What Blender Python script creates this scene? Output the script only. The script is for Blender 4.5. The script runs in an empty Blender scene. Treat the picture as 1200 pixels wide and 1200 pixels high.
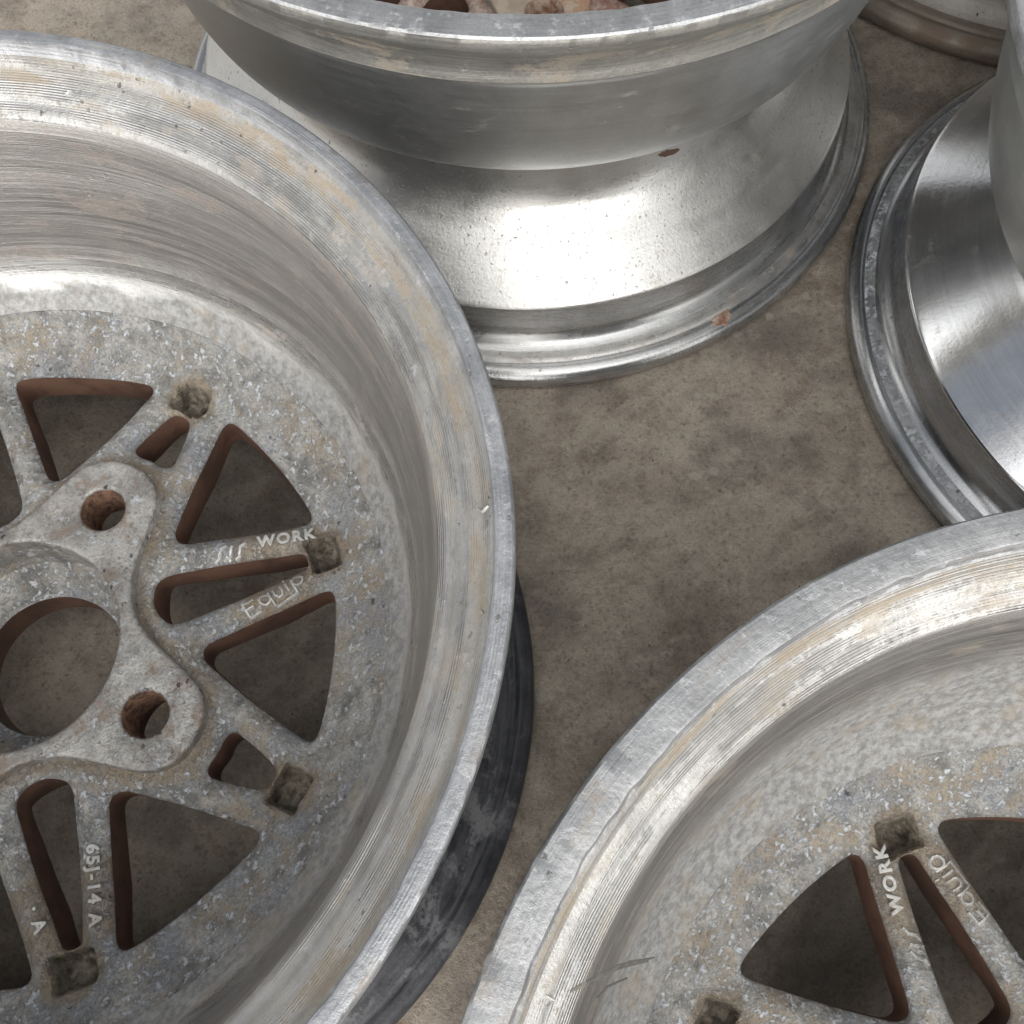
import bpy, bmesh, math, random
import numpy as np
from mathutils import Matrix, Vector
from mathutils.geometry import delaunay_2d_cdt
S = 0.001                       # all shape numbers below are millimetres
SC = bpy.context.scene
random.seed(3); RNG = np.random.default_rng(5)
PI = math.pi

# ------------------------------------------------------------------ camera
PITCH, ROLL, CAM_H = 1.237, -0.030, 0.420
cam_d = bpy.data.cameras.new('camera'); cam = bpy.data.objects.new('camera', cam_d)
SC.collection.objects.link(cam); SC.camera = cam
cam_d.sensor_width = 36; cam_d.lens = 1069.2 / 1200 * 36
cam_d.shift_x = -7.66 / 1200; cam_d.shift_y = 81.5 / 1200
cam_d.clip_start = 0.01; cam_d.clip_end = 500
r0 = Vector((1, 0, 0)); u0 = Vector((0, math.sin(PITCH), math.cos(PITCH))); fw = Vector((0, math.cos(PITCH), -math.sin(PITCH)))
c, s = math.cos(ROLL), math.sin(ROLL)
rt = c * r0 + s * u0; up = -s * r0 + c * u0
cam.matrix_world = Matrix(((rt.x, up.x, -fw.x, 0), (rt.y, up.y, -fw.y, 0), (rt.z, up.z, -fw.z, CAM_H), (0, 0, 0, 1)))

# ------------------------------------------------------------------ node helper
class NT:
    def __init__(self, tree): self.t = tree; self.n = tree.nodes; self.l = tree.links
    def node(self, typ, **kw):
        n = self.n.new(typ)
        for k, v in kw.items(): setattr(n, k, v)
        return n
    def put(self, sock, v):
        if isinstance(v, bpy.types.NodeSocket): self.l.new(v, sock)
        elif v is not None: sock.default_value = v
    def math(self, op, a, b=None, cc=None, clamp=False):
        n = self.node('ShaderNodeMath', operation=op, use_clamp=clamp)
        self.put(n.inputs[0], a); self.put(n.inputs[1], b)
        if cc is not None: self.put(n.inputs[2], cc)
        return n.outputs[0]
    def vmath(self, op, a, b=None):
        n = self.node('ShaderNodeVectorMath', operation=op)
        self.put(n.inputs[0], a)
        if b is not None:
            if op == 'SCALE': self.put(n.inputs['Scale'], b)
            else: self.put(n.inputs[1], b)
        return n.outputs[1] if op in ('DOT_PRODUCT', 'LENGTH') else n.outputs[0]
    def comb(self, x, y, z):
        n = self.node('ShaderNodeCombineXYZ')
        for i, v in enumerate((x, y, z)): self.put(n.inputs[i], v)
        return n.outputs[0]
    def sep(self, v):
        n = self.node('ShaderNodeSeparateXYZ'); self.put(n.inputs[0], v); return n.outputs
    def noise(self, vec, scale, detail=4, rough=.6, dist=0, lac=2.0):
        n = self.node('ShaderNodeTexNoise'); self.put(n.inputs['Vector'], vec)
        n.inputs['Scale'].default_value = scale; n.inputs['Detail'].default_value = detail
        n.inputs['Roughness'].default_value = rough; n.inputs['Distortion'].default_value = dist
        n.inputs['Lacunarity'].default_value = lac
        return n.outputs['Fac']
    def vor(self, vec, scale, feature='F1', rnd=1):
        n = self.node('ShaderNodeTexVoronoi', feature=feature); self.put(n.inputs['Vector'], vec)
        n.inputs['Scale'].default_value = scale; n.inputs['Randomness'].default_value = rnd
        return n.outputs['Distance']
    def ramp(self, v, a, b, smooth=True):
        n = self.node('ShaderNodeMapRange', interpolation_type='SMOOTHSTEP' if smooth else 'LINEAR')
        self.put(n.inputs['Value'], v); self.put(n.inputs['From Min'], a); self.put(n.inputs['From Max'], b)
        return n.outputs[0]
    def mix(self, f, a, b, typ='MIX'):
        n = self.node('ShaderNodeMix', data_type='RGBA', blend_type=typ)
        self.put(n.inputs[0], f)
        for i, v in ((6, a), (7, b)):
            if isinstance(v, tuple) and len(v) == 3: v = v + (1,)
            self.put(n.inputs[i], v)
        return n.outputs[2]
    def mixf(self, f, a, b):
        n = self.node('ShaderNodeMix', data_type='FLOAT')
        self.put(n.inputs[0], f); self.put(n.inputs[2], a); self.put(n.inputs[3], b)
        return n.outputs[0]
    def bump(self, h, strength, dist, normal=None):
        n = self.node('ShaderNodeBump'); n.inputs['Strength'].default_value = strength
        n.inputs['Distance'].default_value = dist; self.put(n.inputs['Height'], h)
        if normal is not None: self.put(n.inputs['Normal'], normal)
        return n.outputs[0]

# ------------------------------------------------------------------ world, sun, exposure
SUN_EL, SUN_AZ = math.radians(30), math.radians(-90)     # direction towards the sun (behind and below the camera)
world = bpy.data.worlds.new('World'); SC.world = world; world.use_nodes = True
w = NT(world.node_tree); w.n.clear()
out = w.node('ShaderNodeOutputWorld'); bg = w.node('ShaderNodeBackground')
w.l.new(bg.outputs[0], out.inputs[0])
sky = w.node('ShaderNodeTexSky', sky_type='NISHITA'); sky.sun_disc = False
sky.sun_elevation = SUN_EL; sky.sun_rotation = PI / 2 - SUN_AZ
sky.air_density = 1.0; sky.dust_density = 3.0; sky.ozone_density = 1.0
g = w.node('ShaderNodeTexCoord').outputs['Generated']
gs = w.sep(g)
lum = w.node('ShaderNodeRGBToBW'); w.l.new(sky.outputs[0], lum.inputs[0])
grey = w.vmath('SCALE', (1.0, 0.985, 0.955), lum.outputs[0])
over = w.mix(0.88, sky.outputs[0], grey)                       # thin white overcast
over = w.mix(.75, over, (4.8, 4.76, 4.64))
cl = w.ramp(w.noise(g, 2.2, 5, .55), .35, .7)
over = w.vmath('SCALE', over, w.mixf(cl, 0.85, 1.2))
# surroundings seen in the metal: darker houses and walls round the yard, open towards the sun side
az = w.math('ARCTAN2', gs[0], w.math('MULTIPLY', gs[1], -1))      # 0 towards -y, + towards +x
glare = w.math('MULTIPLY', w.math('MULTIPLY', w.ramp(az, -1.25, -1.05), w.ramp(az, 1.30, 1.0)), w.ramp(gs[2], 1.02, .995))
over = w.vmath('SCALE', over, w.math('ADD', w.math('MULTIPLY', glare, 1.3), .78))
sky_dark = w.math('MULTIPLY', w.ramp(w.vmath('DOT_PRODUCT', g, (-.45, .893, 0)), .13, .18), w.ramp(gs[2], .34, .44))
over = w.mix(w.math('MULTIPLY', sky_dark, .8), over, (.95, 1.08, 1.32))      # dark sky area added on the far side, shaped for the metal's reflections
wall_h = w.math('ADD', w.math('MULTIPLY', w.noise(w.comb(w.math('MULTIPLY', az, 2.5), 0, 3), 1.6, 2, .5), .5), .12)
gap = w.math('MULTIPLY', w.ramp(az, -1.22, -1.14), w.ramp(az, 1.25, 1.12))
wall_h = w.mixf(gap, wall_h, -.02)
wm = w.ramp(gs[2], w.math('ADD', wall_h, .02), w.math('SUBTRACT', wall_h, .02))
wn = w.noise(g, 9, 4, .6)
wallc = w.mix(wn, (2.6, 2.7, 2.75), (4.6, 4.5, 4.3))
col = w.mix(wm, over, wallc)
w.l.new(col, bg.inputs['Color']); bg.inputs['Strength'].default_value = 0.12
sd = bpy.data.lights.new('sun', 'SUN'); sun = bpy.data.objects.new('sun', sd); SC.collection.objects.link(sun)
sd.energy = 0.5; sd.angle = math.radians(75); sd.color = (1, .965, .91)
sdir = Vector((math.cos(SUN_EL) * math.cos(SUN_AZ), math.cos(SUN_EL) * math.sin(SUN_AZ), math.sin(SUN_EL)))
sun.rotation_euler = sdir.to_track_quat('Z', 'Y').to_euler(); sun.location = sdir * 5
SC.cycles.max_bounces = 7; SC.cycles.diffuse_bounces = 4; SC.cycles.glossy_bounces = 4
SC.view_settings.view_transform = 'Standard'; SC.view_settings.look = 'None'
SC.view_settings.exposure = 0.80; SC.view_settings.gamma = 1; SC.view_settings.use_curve_mapping = False

# ------------------------------------------------------------------ materials
def new_mat(name):
    m = bpy.data.materials.new(name); m.use_nodes = True
    t = NT(m.node_tree); t.n.clear()
    o = t.node('ShaderNodeOutputMaterial'); b = t.node('ShaderNodeBsdfPrincipled')
    t.l.new(b.outputs[0], o.inputs[0])
    return m, t, b

def coords(t):
    oc = t.node('ShaderNodeTexCoord').outputs['Object']
    rnd = t.node('ShaderNodeObjectInfo').outputs['Random']
    mm = t.vmath('SCALE', oc, 1000.0)
    x, y, z = t.sep(mm)
    r = t.math('SQRT', t.math('ADD', t.math('MULTIPLY', x, x), t.math('MULTIPLY', y, y)))
    off = t.math('MULTIPLY', rnd, 37.0)
    ux = t.math('DIVIDE', x, r); uy = t.math('DIVIDE', y, r)
    vec = t.vmath('ADD', mm, t.comb(t.math('MULTIPLY', off, 31.0), off, 0))
    def streak(k, q):            # long along the circle, fine across it
        return t.comb(t.math('ADD', t.math('MULTIPLY', ux, k), off), t.math('MULTIPLY', uy, k),
                      t.math('ADD', t.math('MULTIPLY', r, q), t.math('MULTIPLY', z, q * .83)))
    return dict(mm=mm, x=x, y=y, z=z, r=r, vec=vec, streak=streak)

def metal(name, light=(.62, .62, .61), dark=(.36, .36, .36), stain=(.36, .27, .18), stain_amt=.5, metallic=.9,
          rough=.32, rough2=.5, aniso=.0, streak_amt=.5, sk=(6, .55, 3, 2.6), groove=0., groove_p=.95, mott=.4, white=.2, white_col=(.62, .64, .66),
          pits=.5, bump=.5, stain_scale=.02, speck=0., stain_stretch=True, blue=.0, grime=False, crust=None, wscale=.14, mscale=.055):
    m, t, b = new_mat(name); C = coords(t)
    st1 = t.noise(C['streak'](sk[0], sk[1]), 1.0, 5, .62)
    st2 = t.noise(C['streak'](sk[2], sk[3]), 1.0, 3, .55)
    mo = t.noise(C['vec'], mscale, 8, .70, .3)
    fine = t.noise(C['vec'], .55, 6, .7)
    col = t.mix(t.ramp(t.math('ADD', t.math('MULTIPLY', st1, streak_amt), t.math('MULTIPLY', mo, 1 - streak_amt)), .36, .64), dark, light)
    col = t.mix(t.math('MULTIPLY', t.ramp(st2, .42, .62), .30 * streak_amt * 2), col, t.vmath('SCALE', col, .62))
    if groove:
        ph = t.math('SUBTRACT', C['r'], t.math('MULTIPLY', C['z'], -.5))
        gw = t.math('SINE', t.math('MULTIPLY', ph, 2 * PI / groove_p))
        gm = t.ramp(t.math('ADD', t.math('MULTIPLY', t.noise(C['streak'](3, .12), 1.0, 3, .6), .7), t.math('MULTIPLY', fine, .3)), .46, .58)
        gl = t.math('MULTIPLY', gw, gm)
        col = t.mix(t.math('MULTIPLY', t.ramp(gl, .0, .9), .36 * min(1, groove)), col, t.vmath('SCALE', col, .38))
    # brown oxide film
    sv = C['streak'](7, .11) if stain_stretch else C['vec']
    sn = t.noise(sv, 1.0 if stain_stretch else stain_scale, 6, .62, .4)
    sm = t.math('MULTIPLY', t.ramp(t.math('ADD', sn, t.math('MULTIPLY', t.math('SUBTRACT', fine, .5), .35)), .60 - stain_amt * .22, .74 - stain_amt * .22), min(1, .35 + stain_amt * .7))
    col = t.mix(sm, col, t.mix(fine, t_scale(stain, .75), t_scale(stain, 1.25)))
    # white / bluish bloom of aluminium corrosion
    wn = t.math('ADD', t.math('MULTIPLY', t.noise(C['vec'], wscale, 6, .72), .55), t.math('MULTIPLY', fine, .45))
    wmk = t.math('MULTIPLY', t.ramp(wn, .60 - white * .12, .66 - white * .10), min(1., white * 1.5))
    col = t.mix(wmk, col, white_col)
    if blue:
        bl = t.math('MULTIPLY', t.ramp(t.noise(C['vec'], .045, 5, .6), .50, .62), blue)
        col = t.mix(bl, col, (.22, .25, .31))
    col = t.mix(t.math('MULTIPLY', t.math('ABSOLUTE', t.math('SUBTRACT', fine, .5)), mott * 2.2), col, t.vmath('SCALE', col, .35))
    pv = t.vor(t.vmath('ADD', C['vec'], t.vmath('SCALE', t.comb(fine, mo, st1), 6.0)), .17)
    sel = t.ramp(t.noise(C['vec'], .045, 3, .5), .60 - .12 * pits, .68 - .12 * pits)
    pit = t.math('MULTIPLY', t.ramp(pv, .16, .07), sel)
    pit = t.math('MULTIPLY', pit, min(1, pits * 1.4))
    col = t.mix(t.math('MULTIPLY', pit, .8), col, (.06, .05, .045))
    if speck:
        sp = t.math('MULTIPLY', t.ramp(t.noise(t.vmath('MULTIPLY', C['vec'], (1, 1, 1)), .62, 3, .5, .6), .64, .70), speck)
        col = t.mix(sp, col, (.26, .25, .235))
        pit = t.math('MAXIMUM', pit, t.math('MULTIPLY', sp, .4))
    cz = None
    if crust:
        cn = t.noise(C['vec'], .035, 7, .7); cf = t.noise(C['vec'], .3, 6, .75)
        cz = t.ramp(t.math('ADD', C['z'], t.math('MULTIPLY', t.math('SUBTRACT', cn, .5), crust[2])), crust[1], crust[0])
        cc = t.mix(t.ramp(cf, .33, .67), (.22, .216, .208), (.43, .43, .428))
        cc = t.mix(t.math('MULTIPLY', t.ramp(t.noise(C['vec'], .05, 6, .7), .50, .64), .5), cc, (.35, .295, .225))
        col = t.mix(cz, col, cc)
    if grime:
        ga = t.node('ShaderNodeAttribute', attribute_name='grime').outputs['Fac']
        gf = t.ramp(t.math('ADD', ga, t.math('MULTIPLY', t.math('SUBTRACT', t.noise(C['vec'], .16, 6, .7), .5), 1.3)), .35, .95)
        col = t.mix(t.math('MULTIPLY', gf, .75), col, t.mix(fine, (.16, .115, .075), (.38, .31, .22)))
    t.put(b.inputs['Base Color'], col)
    cor = t.math('MAXIMUM', t.math('MAXIMUM', sm, wmk), pit)
    if crust: cor = t.math('MAXIMUM', cor, cz)
    t.put(b.inputs['Metallic'], t.math('MULTIPLY', t.math('SUBTRACT', 1.0, t.math('MULTIPLY', cor, .65)), metallic))
    ro = t.mixf(t.ramp(st1, .35, .65), rough, rough2)
    t.put(b.inputs['Roughness'], t.math('ADD', t.math('ADD', ro, t.math('MULTIPLY', cor, .22)), t.math('MULTIPLY', t.math('SUBTRACT', mo, .5), .25), clamp=True))
    if aniso:
        b.inputs['Anisotropic'].default_value = aniso
        tg = t.node('ShaderNodeTangent', direction_type='RADIAL', axis='Z'); t.put(b.inputs['Tangent'], tg.outputs[0])
    h = t.math('ADD', t.math('MULTIPLY', fine, .35), t.math('MULTIPLY', mo, .5))
    h = t.math('ADD', h, t.math('MULTIPLY', st2, streak_amt * .35))
    h = t.math('SUBTRACT', h, t.math('MULTIPLY', pit, .6))
    h = t.math('ADD', h, t.math('MULTIPLY', wmk, .12))
    if crust: h = t.math('ADD', h, t.math('MULTIPLY', cz, t.math('MULTIPLY', cf, .8)))
    if groove: h = t.math('ADD', h, t.math('MULTIPLY', gl, groove * .16))
    t.put(b.inputs['Normal'], t.bump(h, bump, .0012))
    return m

def t_scale(cc, k): return tuple(min(1, v * k) for v in cc)

M = {}
# weathered back halves of the two near wheels
M['flange'] = metal('weathered_flange', light=(.60, .61, .63), dark=(.42, .43, .45), stain_amt=.12, rough=.38, rough2=.52, mott=.8, streak_amt=.25, white=.3, pits=.5, bump=.7, metallic=.8, groove=.25)
M['groove'] = metal('stained_groove', light=(.60, .585, .56), dark=(.46, .445, .42), stain=(.38, .315, .24), stain_amt=.62, rough=.38, rough2=.5, streak_amt=.35, sk=(2.2, .22, 1.5, 5.), groove=1., white=.35, pits=.7, bump=.65, metallic=.75, mott=.7)
M['seat'] = metal('machined_seat', light=(.66, .65, .63), dark=(.50, .49, .475), stain=(.42, .365, .295), stain_amt=.42, rough=.30, rough2=.42, streak_amt=.3, sk=(2.2, .22, 1.5, 5.), groove=1., white=.35, pits=.7, bump=.6, metallic=.9, aniso=.3, blue=.12, mott=.5)
M['wall'] = metal('inner_wall', light=(.57, .55, .53), dark=(.47, .45, .43), stain=(.29, .235, .20), stain_amt=.36, rough=.34, rough2=.46, streak_amt=.9, sk=(2.2, .5, 2, 3.4), white=.15, pits=.5, bump=.5, metallic=.85, aniso=.3, mott=.5, crust=(98, 118, 34))
M['wallcrust'] = metal('corroded_wall', light=(.42, .405, .385), dark=(.30, .285, .27), stain=(.27, .23, .19), stain_amt=.3, rough=.36, rough2=.48, streak_amt=.9, sk=(2.2, .5, 2, 3.4), white=.15, pits=.4, bump=.6, metallic=.8, mott=.5, crust=(122, 148, 34))
M['ledge'] = metal('bright_ledge', light=(.84, .84, .83), dark=(.68, .67, .66), stain=(.46, .38, .30), stain_amt=.3, rough=.24, rough2=.34, streak_amt=.7, sk=(2, .7, 2, 3), white=.15, pits=.2, bump=.3, metallic=.95, aniso=.3, crust=(95.5, 102, 22))
M['cast'] = metal('corroded_casting', light=(.53, .515, .485), dark=(.20, .196, .187), stain=(.36, .295, .215), stain_amt=.55, rough=.48, rough2=.6, streak_amt=.05, white=.88, white_col=(.64, .66, .69), pits=.5, bump=1.6, metallic=.45, mott=1.6, stain_scale=.05, stain_stretch=False, blue=.45, grime=True, wscale=.34, mscale=.09)
M['pad'] = metal('mounting_face', light=(.58, .565, .54), dark=(.30, .285, .265), stain=(.25, .18, .13), stain_amt=.5, rough=.32, rough2=.48, streak_amt=.1, white=.6, pits=1., bump=1.3, metallic=.7, mott=1.7, stain_scale=.09, stain_stretch=False, blue=.1, mscale=.08)
M['letters'] = metal('raised_letters', light=(.64, .635, .61), dark=(.44, .43, .41), stain_amt=.3, rough=.40, rough2=.5, streak_amt=.1, white=.4, pits=.2, bump=.7, metallic=.45, stain_stretch=False, mott=.9)
# cleaner outsides
M['bowl'] = metal('smooth_barrel', light=(.61, .62, .615), dark=(.54, .55, .55), stain=(.5, .44, .38), stain_amt=.0, rough=.36, rough2=.43, streak_amt=.3, white=.0, pits=.3, bump=.16, metallic=.9, mott=.35, aniso=.2)
M['cone'] = metal('brushed_cone', light=(.78, .77, .75), dark=(.70, .695, .68), stain_amt=.0, rough=.31, rough2=.37, streak_amt=.2, white=.10, pits=.1, bump=.34, metallic=.9, mott=.4, speck=.75, aniso=.2)
M['polish'] = metal('polished_cone', light=(.80, .81, .83), dark=(.72, .73, .76), stain_amt=.0, rough=.11, rough2=.17, streak_amt=.3, sk=(2.5, .6, 2, 3), white=.12, pits=.2, bump=.12, metallic=.97, mott=.3)
M['lip'] = metal('rolled_lip', light=(.62, .62, .62), dark=(.48, .485, .49), stain=(.38, .32, .26), stain_amt=.05, rough=.22, rough2=.32, streak_amt=.5, sk=(2.5, .8, 2, 3), white=.12, white_col=(.66, .67, .70), pits=.45, bump=.25, metallic=.92, mott=.3)
M['lipspot'] = metal('spotted_lip', light=(.62, .61, .60), dark=(.44, .43, .42), stain=(.40, .32, .26), stain_amt=.35, rough=.26, rough2=.38, streak_amt=.3, white=.35, white_col=(.66, .66, .67), pits=.9, bump=.5, metallic=.85, mott=.7)
M['lipclean'] = metal('smooth_rolled_lip', light=(.60, .61, .63), dark=(.50, .51, .53), stain_amt=.0, rough=.24, rough2=.34, streak_amt=.5, sk=(2.5, .8, 2, 3), white=.05, pits=.35, bump=.12, metallic=1., mott=.2)
M['crust'] = metal('crusted_crest', light=(.56, .57, .59), dark=(.26, .275, .30), stain=(.42, .36, .30), stain_amt=.2, rough=.34, rough2=.5, streak_amt=.2, white=.95, white_col=(.70, .72, .76), pits=.9, bump=1., metallic=.75, mott=1.2, wscale=.2)
M['dull'] = metal('dull_outer_flange', light=(.38, .37, .345), dark=(.28, .275, .26), stain=(.33, .28, .22), stain_amt=.45, rough=.46, rough2=.56, streak_amt=.6, sk=(2.5, .6, 2, 3), white=.2, pits=.5, bump=.5, metallic=.7, mott=.7)
M['dirtycone'] = metal('pitted_dirty_cone', light=(.60, .57, .53), dark=(.48, .45, .42), stain=(.42, .35, .29), stain_amt=.3, rough=.45, rough2=.55, streak_amt=.2, white=.3, pits=1.2, bump=.6, metallic=.5, mott=.8)
M['brownlip'] = metal('brown_filmed_lip', light=(.37, .32, .275), dark=(.26, .22, .185), stain=(.26, .19, .14), stain_amt=.5, rough=.42, rough2=.52, streak_amt=.4, white=.1, pits=.6, bump=.4, metallic=.6, mott=.6)  # brown of the reflected floor put into the lip colour
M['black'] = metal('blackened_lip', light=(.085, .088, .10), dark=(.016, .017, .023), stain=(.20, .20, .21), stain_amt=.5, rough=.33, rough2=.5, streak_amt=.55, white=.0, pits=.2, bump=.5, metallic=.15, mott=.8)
M['brimtop'] = metal('grey_flange_top', light=(.56, .565, .575), dark=(.38, .385, .395), stain_amt=.15, rough=.38, rough2=.5, streak_amt=.35, sk=(6, .9, 3, 3), white=.45, pits=.6, bump=.6, metallic=.75, mott=1.)

def rusty(name, a, b_, scale=.12, rough=.75, bump=.7, metallic=0.):
    m, t, b = new_mat(name); C = coords(t)
    n1 = t.noise(C['vec'], scale, 7, .68); n2 = t.noise(C['vec'], scale * 5, 4, .6)
    col = t.mix(t.ramp(n1, .35, .65), a, b_)
    col = t.mix(t.math('MULTIPLY', t.ramp(n2, .5, .7), .4), col, t_scale(a, .5))
    t.put(b.inputs['Base Color'], col); b.inputs['Roughness'].default_value = rough; b.inputs['Metallic'].default_value = metallic
    t.put(b.inputs['Normal'], t.bump(t.math('ADD', n1, t.math('MULTIPLY', n2, .4)), bump, .001))
    return m
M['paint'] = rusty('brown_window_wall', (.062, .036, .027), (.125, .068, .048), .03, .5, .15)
M['rust'] = rusty('rust', (.07, .036, .025), (.27, .155, .10), .35, .85, 1.)
M['dirt'] = rusty('dirty_pocket', (.07, .058, .045), (.27, .235, .185), .25, .9, 1.)  # pocket dirt, with shade darkened into its colour for depth
M['tancast'] = rusty('rust_stained_casting', (.20, .10, .07), (.50, .42, .36), .08, .6, .8, .2)
M['lugrust'] = rusty('orange_rust', (.22, .10, .06), (.50, .40, .33), .2, .8, .6)
M['tanpad'] = metal('tan_mounting_face', light=(.56, .48, .38), dark=(.40, .32, .25), stain=(.36, .17, .09), stain_amt=.5, rough=.45, rough2=.6, streak_amt=.1, white=.1, pits=.6, bump=.6, metallic=.4, mott=.7, stain_scale=.05, stain_stretch=False)

# floor: trodden brown-grey concrete
m, t, b = new_mat('worn_concrete')
oc = t.node('ShaderNodeTexCoord').outputs['Object']; v = t.vmath('SCALE', oc, 1000.0)
vx, vy, vz = t.sep(v)
big = t.noise(v, .0045, 5, .55, .3); mid = t.noise(v, .03, 9, .72); fine = t.noise(v, .25, 6, .7)
smear = t.noise(t.vmath('MULTIPLY', t.vmath('ADD', t.comb(t.math('ADD', vx, t.math('MULTIPLY', vy, .5)), t.math('SUBTRACT', vy, t.math('MULTIPLY', vx, .5)), 0), t.vmath('SCALE', t.comb(mid, fine, 0), 14.)), (.016, .034, 1)), 1.0, 8, .72)
col = t.mix(t.ramp(t.math('ADD', t.math('MULTIPLY', mid, .6), t.math('MULTIPLY', big, .4)), .36, .64), (.20, .165, .133), (.50, .435, .362))
col = t.mix(t.math('MULTIPLY', t.ramp(smear, .49, .58), .62), col, (.46, .405, .335))
col = t.mix(t.math('MULTIPLY', t.ramp(t.noise(v, .011, 6, .65), .50, .62), .62), col, (.17, .15, .135))
col = t.mix(t.math('MULTIPLY', t.ramp(t.noise(v, .05, 6, .7), .60, .72), .55), col, (.30, .175, .10))
col = t.mix(t.math('MULTIPLY', t.math('ABSOLUTE', t.math('SUBTRACT', fine, .5)), 2.9), col, (.07, .056, .046))
grit = t.noise(v, .9, 5, .7)
col = t.mix(t.ramp(grit, .56, .68), col, t.vmath('SCALE', col, 1.6))
sand = t.ramp(t.vor(v, .30), .20, .08)
sand = t.math('MULTIPLY', sand, t.ramp(t.noise(v, .03, 3, .5), .46, .60))
chip = t.math('MULTIPLY', t.ramp(t.vor(t.vmath('ADD', v, t.vmath('SCALE', t.comb(fine, mid, 0), 9.)), .10), .30, .22), t.ramp(t.noise(v, .016, 4, .6), .53, .60))
col = t.mix(t.math('MULTIPLY', chip, .55), col, (.43, .40, .35))
col = t.mix(t.math('MULTIPLY', sand, .4), col, (.38, .34, .29))
dk = t.math('MULTIPLY', t.ramp(t.vor(t.vmath('ADD', v, (50., 20., 0.)), .075), .06, .03), .7)
col = t.mix(dk, col, (.05, .042, .038))
t.put(b.inputs['Base Color'], col)
t.put(b.inputs['Roughness'], t.mixf(t.ramp(mid, .35, .65), .62, .82)); b.inputs['Specular IOR Level'].default_value = .35
h = t.math('ADD', t.math('ADD', t.math('MULTIPLY', mid, 1.4), t.math('MULTIPLY', fine, .9)), t.math('MULTIPLY', smear, .7))
t.put(b.inputs['Normal'], t.bump(h, .6, .0022))
M['floor'] = m

# ------------------------------------------------------------------ object helpers
def link(o, parent=None):
    SC.collection.objects.link(o)
    if parent: o.parent = parent
    return o
def mesh_obj(name, verts, faces, mats, parent=None, mi=None, smooth=True, ang=40):
    me = bpy.data.meshes.new(name); me.from_pydata([tuple(map(float, p)) for p in verts], [], [tuple(map(int, f)) for f in faces])
    for mm in mats: me.materials.append(mm)
    if mi is not None: me.polygons.foreach_set('material_index', np.array(mi, dtype=np.int32))
    me.polygons.foreach_set('use_smooth', [smooth] * len(me.polygons))
    if smooth:
        me.set_sharp_from_angle(angle=math.radians(ang))
    me.update(); return link(bpy.data.objects.new(name, me), parent)
def thing(name, label, cat, loc, rz=0, group=None):
    o = bpy.data.objects.new(name, None); SC.collection.objects.link(o)
    o.location = loc; o.rotation_euler = (0, 0, rz); o['label'] = label; o['category'] = cat
    if group: o['group'] = group
    o.empty_display_size = .05
    return o

def smooth_noise(n, k, seed):
    """periodic noise around a circle, k harmonics"""
    rg = np.random.default_rng(seed); th = np.linspace(0, 2 * PI, n, endpoint=False); y = np.zeros(n)
    for i in range(1, k + 1):
        y += rg.normal() * np.cos(i * th + rg.uniform(0, 2 * PI)) / (1 + (i / k) * .5)
    return y / np.abs(y).max()

def lathe(name, segs, mats, parent, n=480, wobble=None):
    """segs: list of (r, z, material index of the band that FOLLOWS this point); open or closed loop ring profile"""
    th = np.linspace(0, 2 * PI, n, endpoint=False); V = []; F = []; MI = []
    for j, (r, z, mi) in enumerate(segs):
        rr = np.full(n, float(r)); zz = np.full(n, float(z))
        if wobble and j in wobble:
            a, b_, seed = wobble[j]; rr = rr + smooth_noise(n, n // 4, seed) * a; zz = zz + smooth_noise(n, n // 5, seed + 9) * b_
        V.append(np.stack([rr * np.cos(th), rr * np.sin(th), zz], 1) * S)
    m_ = len(segs); idx = np.arange(n)
    for j in range(m_):
        k = (j + 1) % m_
        if segs[j][2] is None: continue
        a = j * n + idx; b2 = j * n + (idx + 1) % n; c2 = k * n + (idx + 1) % n; d2 = k * n + idx
        F.append(np.stack([a, b2, c2, d2], 1)); MI += [segs[j][2]] * n
    return mesh_obj(name, np.concatenate(V), np.concatenate(F), mats, parent, MI)

def spline(pts, sub=4):
    """smooth an open profile (list of r,z,mi) with Catmull-Rom, keeping material index"""
    out = []
    P = [np.array(p[:2], float) for p in pts]
    for i in range(len(P) - 1):
        p0 = P[max(i - 1, 0)]; p1 = P[i]; p2 = P[i + 1]; p3 = P[min(i + 2, len(P) - 1)]
        for k in range(sub):
            u = k / sub
            q = .5 * ((2 * p1) + (-p0 + p2) * u + (2 * p0 - 5 * p1 + 4 * p2 - p3) * u * u + (-p0 + 3 * p1 - 3 * p2 + p3) * u ** 3)
            out.append((q[0], q[1], pts[i][2]))
    out.append(pts[-1]); return out

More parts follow.
